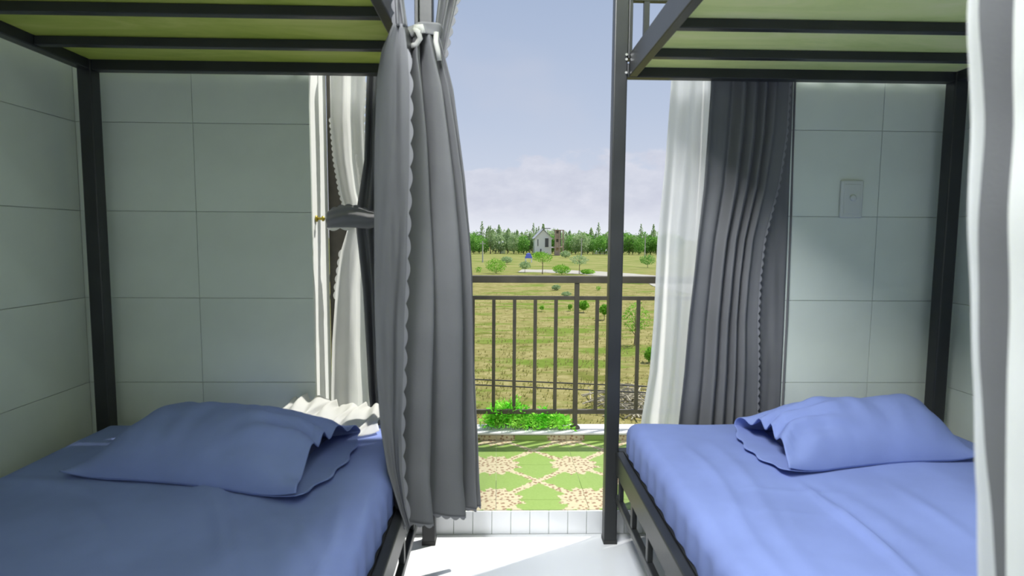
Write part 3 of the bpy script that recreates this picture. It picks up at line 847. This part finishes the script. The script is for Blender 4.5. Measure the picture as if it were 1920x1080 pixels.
# ------------------------------------------------------------------ cables
GZ = -3.3
cbs = empty('overhead_cables', at(1050, 716, 5.2), label='pair of thin dark cables strung across the field beyond the railing', cat='cable')
for (pa, pb) in (((880, 711), (1225, 725)), ((880, 721), (1225, 737))):
    a, b = at(*pa, 5.2), at(*pb, 5.2); d = (b-a)
    pts = [a+d*tt for tt in [-3+.35*i for i in range(22)]]
    for i, p in enumerate(pts): p.z += .012*((i-10)/10)**2
    rel(MB().tube(pts, .0065, 6), cbs).build('cable', 'cable', cbs, smooth=True)

# ------------------------------------------------------------------ field
def gf(px, py): return atz(px, py, GZ)
fm = MB()
def gz(u, v):
    y = 3.4+(1-(1-v)**.35)*0+ (v**2.2)*1200; x = (u-.5)*(80+y*2.4)
    return Vector((x, y, GZ+.0))
fm.grid(gz, 40, 60)
tag(fm.build('field', 'field'), kind='structure')
# road
rm = MB(); ctr = [(3, 77), (7, 76.5), (11, 74), (15.5, 68), (17.5, 58), (18, 48), (30, 42), (60, 40)]
cc = []
for (xa_, ya_), (xb_, yb_) in zip(ctr, ctr[1:]):
    for i in range(6): cc.append(Vector((xa_+(xb_-xa_)*i/6, ya_+(yb_-ya_)*i/6, GZ+.03)))
vs = []; 
for i, p in enumerate(cc):
    d = (cc[min(i+1, len(cc)-1)]-cc[max(i-1, 0)]).normalized(); s = Vector((-d.y, d.x, 0))*(3.2+.3*math.sin(i*1.7))
    vs += [p-s, p+s]
rm.add(vs, [(2*i, 2*i+2, 2*i+3, 2*i+1) for i in range(len(cc)-1)])
tag(rm.build('road', 'road'), kind='structure')
# grass tufts
rnd = random.Random(3); gm_ = MB()
for _ in range(6000):
    py = rnd.uniform(548, 800); px = rnd.uniform(800, 1330); p = gf(px, py)
    if noise.noise(Vector((p.x*.25, p.y*.5, 4))) < -.15 and rnd.random() < .6: continue
    L = rnd.uniform(.03, .13)
    for k in range(3):
        d = Vector((rnd.uniform(-.6, .6), rnd.uniform(-.6, .6), 1)).normalized(); s = Vector((rnd.uniform(-1, 1), rnd.uniform(-1, 1), 0)).normalized()*L*.14
        gm_.add([p-s, p+s, p+d*L], [(0, 1, 2)])
tag(gm_.build('grass_tufts', 'grass'), kind='stuff', label='short dry yellow-green grass tufts covering the field', cat='grass')

# ---- trees
def crown_pts(kind, rx, rz, zc):
    def f(rnd):
        while True:
            v = Vector((rnd.uniform(-1, 1), rnd.uniform(-1, 1), rnd.uniform(-1, 1)))
            if .35 < v.length < 1: break
        if kind == 'spire':
            h = (v.z+1)/2; k = (1-h)**.7*.9+.12
            return Vector((v.x*rx*k, v.y*rx*k, zc+v.z*rz))
        kk = 1+.25*noise.noise(v*2.1+Vector((rx, rz, 0)))
        return Vector((v.x*rx*kk, v.y*rx*kk, zc+v.z*rz*kk))
    return f
def tree(label, p, h, wdt, kind='round', mat='leaf', nleaf=380, lsize=.5, trunk=.25, group=None, seed=0, cat='tree', name='tree'):
    rnd = random.Random(seed)
    r = empty(name, p, label=label, cat=cat, group=group)
    zc = h*(trunk+(1-trunk)/2); rz = h*(1-trunk)/2
    t = MB().tube([(0, 0, 0), (.01*h, 0, h*trunk), (0, .01*h, h*.8)], [h*.022, h*.016, h*.006], 6)
    for k in range(4):
        a = k*1.7+seed; t.tube([(0, 0, h*trunk*(.9+.2*k)), (math.cos(a)*wdt*.3, math.sin(a)*wdt*.3, h*(trunk*(.9+.2*k)+.22))], [h*.010, h*.004], 5)
    t.build('trunk', 'bark', r)
    tag(MB().leaves(nleaf, crown_pts(kind, wdt/2, rz, zc), lsize, rnd).build('foliage', mat, r), kind='stuff')
    return r
protos = [tree('far tree', (0, 0, GZ), 7.2, 5.0, 'round', 'leaf', 700, .72, .06, seed=1),
          tree('far tree', (0, 0, GZ), 9.0, 4.4, 'spire', 'leaf_pale', 600, .66, .08, seed=2),
          tree('far tree', (0, 0, GZ), 8.0, 5.2, 'round', 'leaf_pale', 620, .7, .08, seed=3),
          tree('far tree', (0, 0, GZ), 10.5, 3.4, 'spire', 'leaf_pale', 380, .6, .18, seed=4)]
rnd = random.Random(11); cnt = 0
kinds = ['dense round dark-green tree in the far tree line', 'pale pointed casuarina in the far tree line',
         'pale loose-crowned tree in the far tree line', 'thin tall ragged casuarina rising from the far tree line']
used = set()
for i in range(132):
    row = i % 3; Y = (156, 170, 188)[row]+rnd.uniform(-3, 3); px = 800+i*3.6+rnd.uniform(-2, 2)
    right = px > 1150
    k = rnd.choices([0, 1, 2, 3], [6, .4, 1, .1] if right or px < 900 else ([2, 2.6, 3, 1.2] if px < 1110 else [4, 1.5, 2, .4]))[0]
    if 995 < px < 1056 and row == 0: Y = 163
    o = protos[k] if k not in used else copy_tree(protos[k]); used.add(k)
    x = at(px, 450, Y).x; o.location = (x, Y, GZ); q = rnd.uniform(.62, .80)*Y/165
    o.scale = (q*.95, q*.95, q); o.rotation_euler = (0, 0, rnd.uniform(0, 6))
    where = ('left of the white house' if px < 990 else 'behind the white house' if px < 1058 else 'between the half-built building and the bunk post' if px < 1150 else 'right of the bunk post')
    o['label'] = ['dense round dark-green far tree ', 'pale pointed casuarina far off ', 'pale loose-crowned far tree ', 'thin tall ragged far casuarina '][k]+where; o['group'] = ['round trees of the far tree line', 'pale casuarinas of the far tree line', 'loose pale trees of the far tree line', 'thin casuarinas of the far tree line'][k]+' '+where; o['category'] = 'tree'
# nearer trees and bushes: (label, px, base py, top py, width px, trunk share, kind, material, name)
for i, (lb, px, pb, pt, wp, tr, kd, mt, nm) in enumerate([
    ('bright green dense bush standing left in the field above the railing', 930, 513, 484, 40, .05, 'round', 'leaf_bush', 'bush'),
    ('thin pale sapling cluster between the dense bush and the blue canopy', 984, 511, 490, 22, .3, 'round', 'leaf_pale', 'sapling'),
    ('small umbrella-crowned tree in front of the white house', 1017, 514, 472, 40, .5, 'round', 'leaf_bush', 'tree'),
    ('low green bush just above the railing between two young trees', 1053, 515, 496, 34, .08, 'round', 'leaf_bush', 'bush'),
    ('young tree with a thin trunk right of the half-built building', 1086, 514, 478, 36, .5, 'round', 'leaf_pale', 'tree'),
    ('flat green shrub behind the top rail, left of the right bunk post', 1102, 514, 505, 28, .08, 'round', 'leaf_bush', 'shrub'),
    ('dark bushy tree at the far right beside the white curtain', 1214, 502, 477, 30, .2, 'round', 'leaf', 'tree'),
    ('leafy young tree right of the bunk post, behind the railing bars', 1190, 648, 566, 52, .28, 'round', 'leaf_bush', 'tree'),
    ('small leafy plant right of the railing post, under the middle rail', 1094, 586, 564, 20, .25, 'round', 'leaf_bush', 'sapling'),
    ('small leafy plant just left of the right bunk post', 1133, 600, 570, 18, .35, 'round', 'leaf_bush', 'sapling'),
    ('tiny green sprout in the field between two railing bars', 1016, 584, 573, 9, .3, 'round', 'leaf_bush', 'sprout'),
    ('tiny green sprout close left of the railing post', 1069, 584, 570, 8, .3, 'round', 'leaf_bush', 'sprout'),
    ('low weed clump between the top and middle rails', 1043, 544, 534, 16, .1, 'round', 'leaf_pale', 'weed'),
    ('low weed clump touching the middle rail', 1062, 556, 547, 18, .1, 'round', 'leaf_pale', 'weed'),
    ('low weed clump below the top rail right of the railing post', 1122, 545, 536, 10, .1, 'round', 'leaf_bush', 'weed'),
    ('small pale bush at the left end of the view by the curtain', 898, 511, 500, 14, .1, 'round', 'leaf_bush', 'bush'),
    ('row-end pale shrub behind the dense bush', 950, 496, 481, 22, .2, 'round', 'leaf_pale', 'shrub'),
    ('green shrub at the foot of the white house', 1010, 486, 472, 26, .1, 'round', 'leaf_bush', 'shrub'),
    ('low green shrub right of the half-built building', 1060, 484, 470, 20, .1, 'round', 'leaf_pale', 'shrub'),
    ('green weeds at the right end of the field beside the curtain', 1218, 680, 650, 20, .1, 'round', 'leaf_bush', 'weed'),
]):
    p = gf(px, pb); top = at(px, pt, p.y); h = top.z-GZ; wm = wp*p.y/F
    tree(lb, p, h, wm, kd, mt, (1100 if tr < .1 else 650) if wp > 15 else 90, max(.03, (2.6 if p.y > 40 else 4.2)*p.y/F), tr, seed=40+i, cat='tree' if nm == 'tree' else 'plant', name=nm)
# brush pile
p = gf(1175, 762)
bp_ = empty('brush_pile', p, label='heap of cut grey branches lying in the field behind the right bunk post', cat='brush pile')
m = MB(); rnd = random.Random(5)
for k in range(130):
    a = rnd.uniform(0, PI); L = rnd.uniform(.4, 1.1); c0 = Vector((rnd.gauss(.1, .42), rnd.gauss(0, .45), 0)); z = rnd.uniform(.03, .55)*math.exp(-c0.length**2)
    d = Vector((math.cos(a), math.sin(a), rnd.uniform(-.25, .25)))
    q0, q1 = c0-d*L/2+Vector((0, 0, z)), c0+d*L/2+Vector((0, 0, z))
    q0.z = max(.02, q0.z); q1.z = max(.02, q1.z)
    m.tube([q0, (q0+q1)/2+Vector((rnd.uniform(-.05, .05), 0, .03)), q1], [.022, .017, .006], 4)
tag(m.build('branches', 'stick', bp_), kind='stuff')

# ---- house
HY = 150
def hx_(px): return at(px, 460, HY).x
def hz_(py): return at(1020, py, HY).z
x0, x1, xs_ = hx_(1003), hx_(1034), hx_(1018)
ze, zp = hz_(446), hz_(430)
r = empty('house', (x0, HY, GZ), label='white two-storey gabled house in front of the far trees', cat='house')
x0_, x1_ = x0, x1; dep = 9
m = MB(); xm = (x0+x1)/2
m.add([(x0, HY, GZ), (x1, HY, GZ), (x1, HY, ze), (xm, HY, zp-.15), (x0, HY, ze), (x0, HY+dep, GZ), (x1, HY+dep, GZ), (x1, HY+dep, ze), (xm, HY+dep, zp-.15), (x0, HY+dep, ze)],
      [(0, 1, 2, 3, 4), (9, 8, 7, 6, 5), (1, 6, 7, 2), (5, 0, 4, 9)])
rel(m, r).build('walls', 'hwhite', r)
for (xa_, xb_) in ((x0-.3, xm), (x1+.3, xm)):
    m = MB(); za = ze-.35
    vs = [(xa_, HY-.4, za), (xb_, HY-.4, zp), (xb_, HY+dep+.4, zp), (xa_, HY+dep+.4, za)]
    m.add([(a, b, c+d) for d in (0, .16) for a, b, c in vs], [(0, 3, 2, 1), (4, 5, 6, 7), (0, 1, 5, 4), (1, 2, 6, 5), (2, 3, 7, 6), (3, 0, 4, 7)])
    rel(m, r).build('roof_slope', 'hroof', r)
box('ridge_cap', 'hdark', (xm-.2, xm+1.8, HY-.6, HY+.4, zp+.12, zp+.3), r)
for (a, b, c, d) in ((1021, 1029, 446, 464), (1007, 1010, 448, 462), (1012, 1016, 466, 476)):
    wv = box('window', 'hwhite', (hx_(a), hx_(b), HY-.06, HY-.005, hz_(d), hz_(c)), r)
    box('pane', 'hdark', (hx_(a)+.1, hx_(b)-.1, HY-.1, HY-.062, hz_(d)+.1, hz_(c)-.1), wv)
box('side_balcony', 'hwhite', (x1+.02, x1+1.2, HY+.2, HY+1.6, hz_(465), hz_(463)), r)
# half-built neighbour
x0, x1 = hx_(1036), hx_(1052)
r = empty('building', (x0, HY-6, GZ), label='half-built brown brick building with open floors beside the white house', cat='building')
for k in range(3):
    zz = GZ+k*2.1
    box('floor_slab', 'brick', (x0, x1, HY-6, HY-1, zz+1.95, zz+2.1), r)
    for q in range(3):
        xx = x0+(x1-x0-.3)*q/2
        box('column', 'brick', (xx, xx+.3, HY-6, HY-5.7, zz, zz+1.95), r)
    box('back_wall', 'hdark' if k else 'brick', (x0+.3, x1-.3, HY-2, HY-1.8, zz, zz+1.95), r)
    box('infill_wall', 'brick', (x0+.3, x0+.9, HY-5.9, HY-5.75, zz, zz+1.2), r)
# blue canopy
p = gf(991, 492); sc = p.y/F
r = empty('market_canopy', p, label='small blue canopy on white legs left of the white house', cat='canopy')
m = MB(); zt = at(991, 474, p.y).z-GZ; zl = at(991, 484, p.y).z-GZ; wv = 7*sc
m.add([(-wv, -wv, zl), (wv, -wv, zl), (wv, wv, zl), (-wv, wv, zl), (-wv*.5, -wv*.5, zt*.93), (wv*.5, -wv*.5, zt*.93), (wv*.5, wv*.5, zt*.93), (-wv*.5, wv*.5, zt*.93), (0, 0, zt)],
      [(0, 1, 5, 4), (1, 2, 6, 5), (2, 3, 7, 6), (3, 0, 4, 7), (4, 5, 8), (5, 6, 8), (6, 7, 8), (7, 4, 8), (3, 2, 1, 0)])
m.build('canopy_top', 'tarp', r)
for a in (-1, 1):
    for b in (-1, 1): MB().box(a*wv*.8-.08, a*wv*.8+.08, b*wv*.8-.08, b*wv*.8+.08, 0, zl).build('leg', 'hwhite', r)
# pale low sheds
for lb, pa, pb, pt, pbm in (('long low pale shed roof right of the half-built building', 1118, 1144, 466, 472), ('low pale shed among trees left of the white house', 935, 950, 452, 458)):
    Y = 160; a, b = at(pa, pt, Y), at(pb, pbm, Y)
    r = empty('shed', (a.x, Y, GZ), label=lb, cat='shed')
    box('walls', 'hwhite', (a.x+.3, b.x-.3, Y+.4, Y+4, GZ, b.z), r)
    m = MB(); m.add([(a.x, Y, b.z), (b.x, Y, b.z), (b.x, Y+4.4, b.z), (a.x, Y+4.4, b.z), (a.x, Y+2.2, a.z), (b.x, Y+2.2, a.z)], [(0, 1, 5, 4), (2, 3, 4, 5), (0, 4, 3), (1, 2, 5), (3, 2, 1, 0)])
    rel(m, r).build('roof', 'hroof', r)
for lb, px, pb, pt in (('slender pale pole left of the dense bush', 905, 492, 452), ('slender pale pole between bunk post and right curtain', 1209, 482, 440), ('slender pale pole right of the half-built building', 1090, 482, 446)):
    p = gf(px, pb); h = at(px, pt, p.y).z-GZ
    r = empty('utility_pole', p, label=lb, cat='pole')
    MB().tube([(0, 0, 0), (0, 0, h)], [.13, .09], 8).build('shaft', 'pole', r)
    MB().box(-.5, .5, -.05, .05, h-.5, h-.38).build('crossarm', 'pole', r)
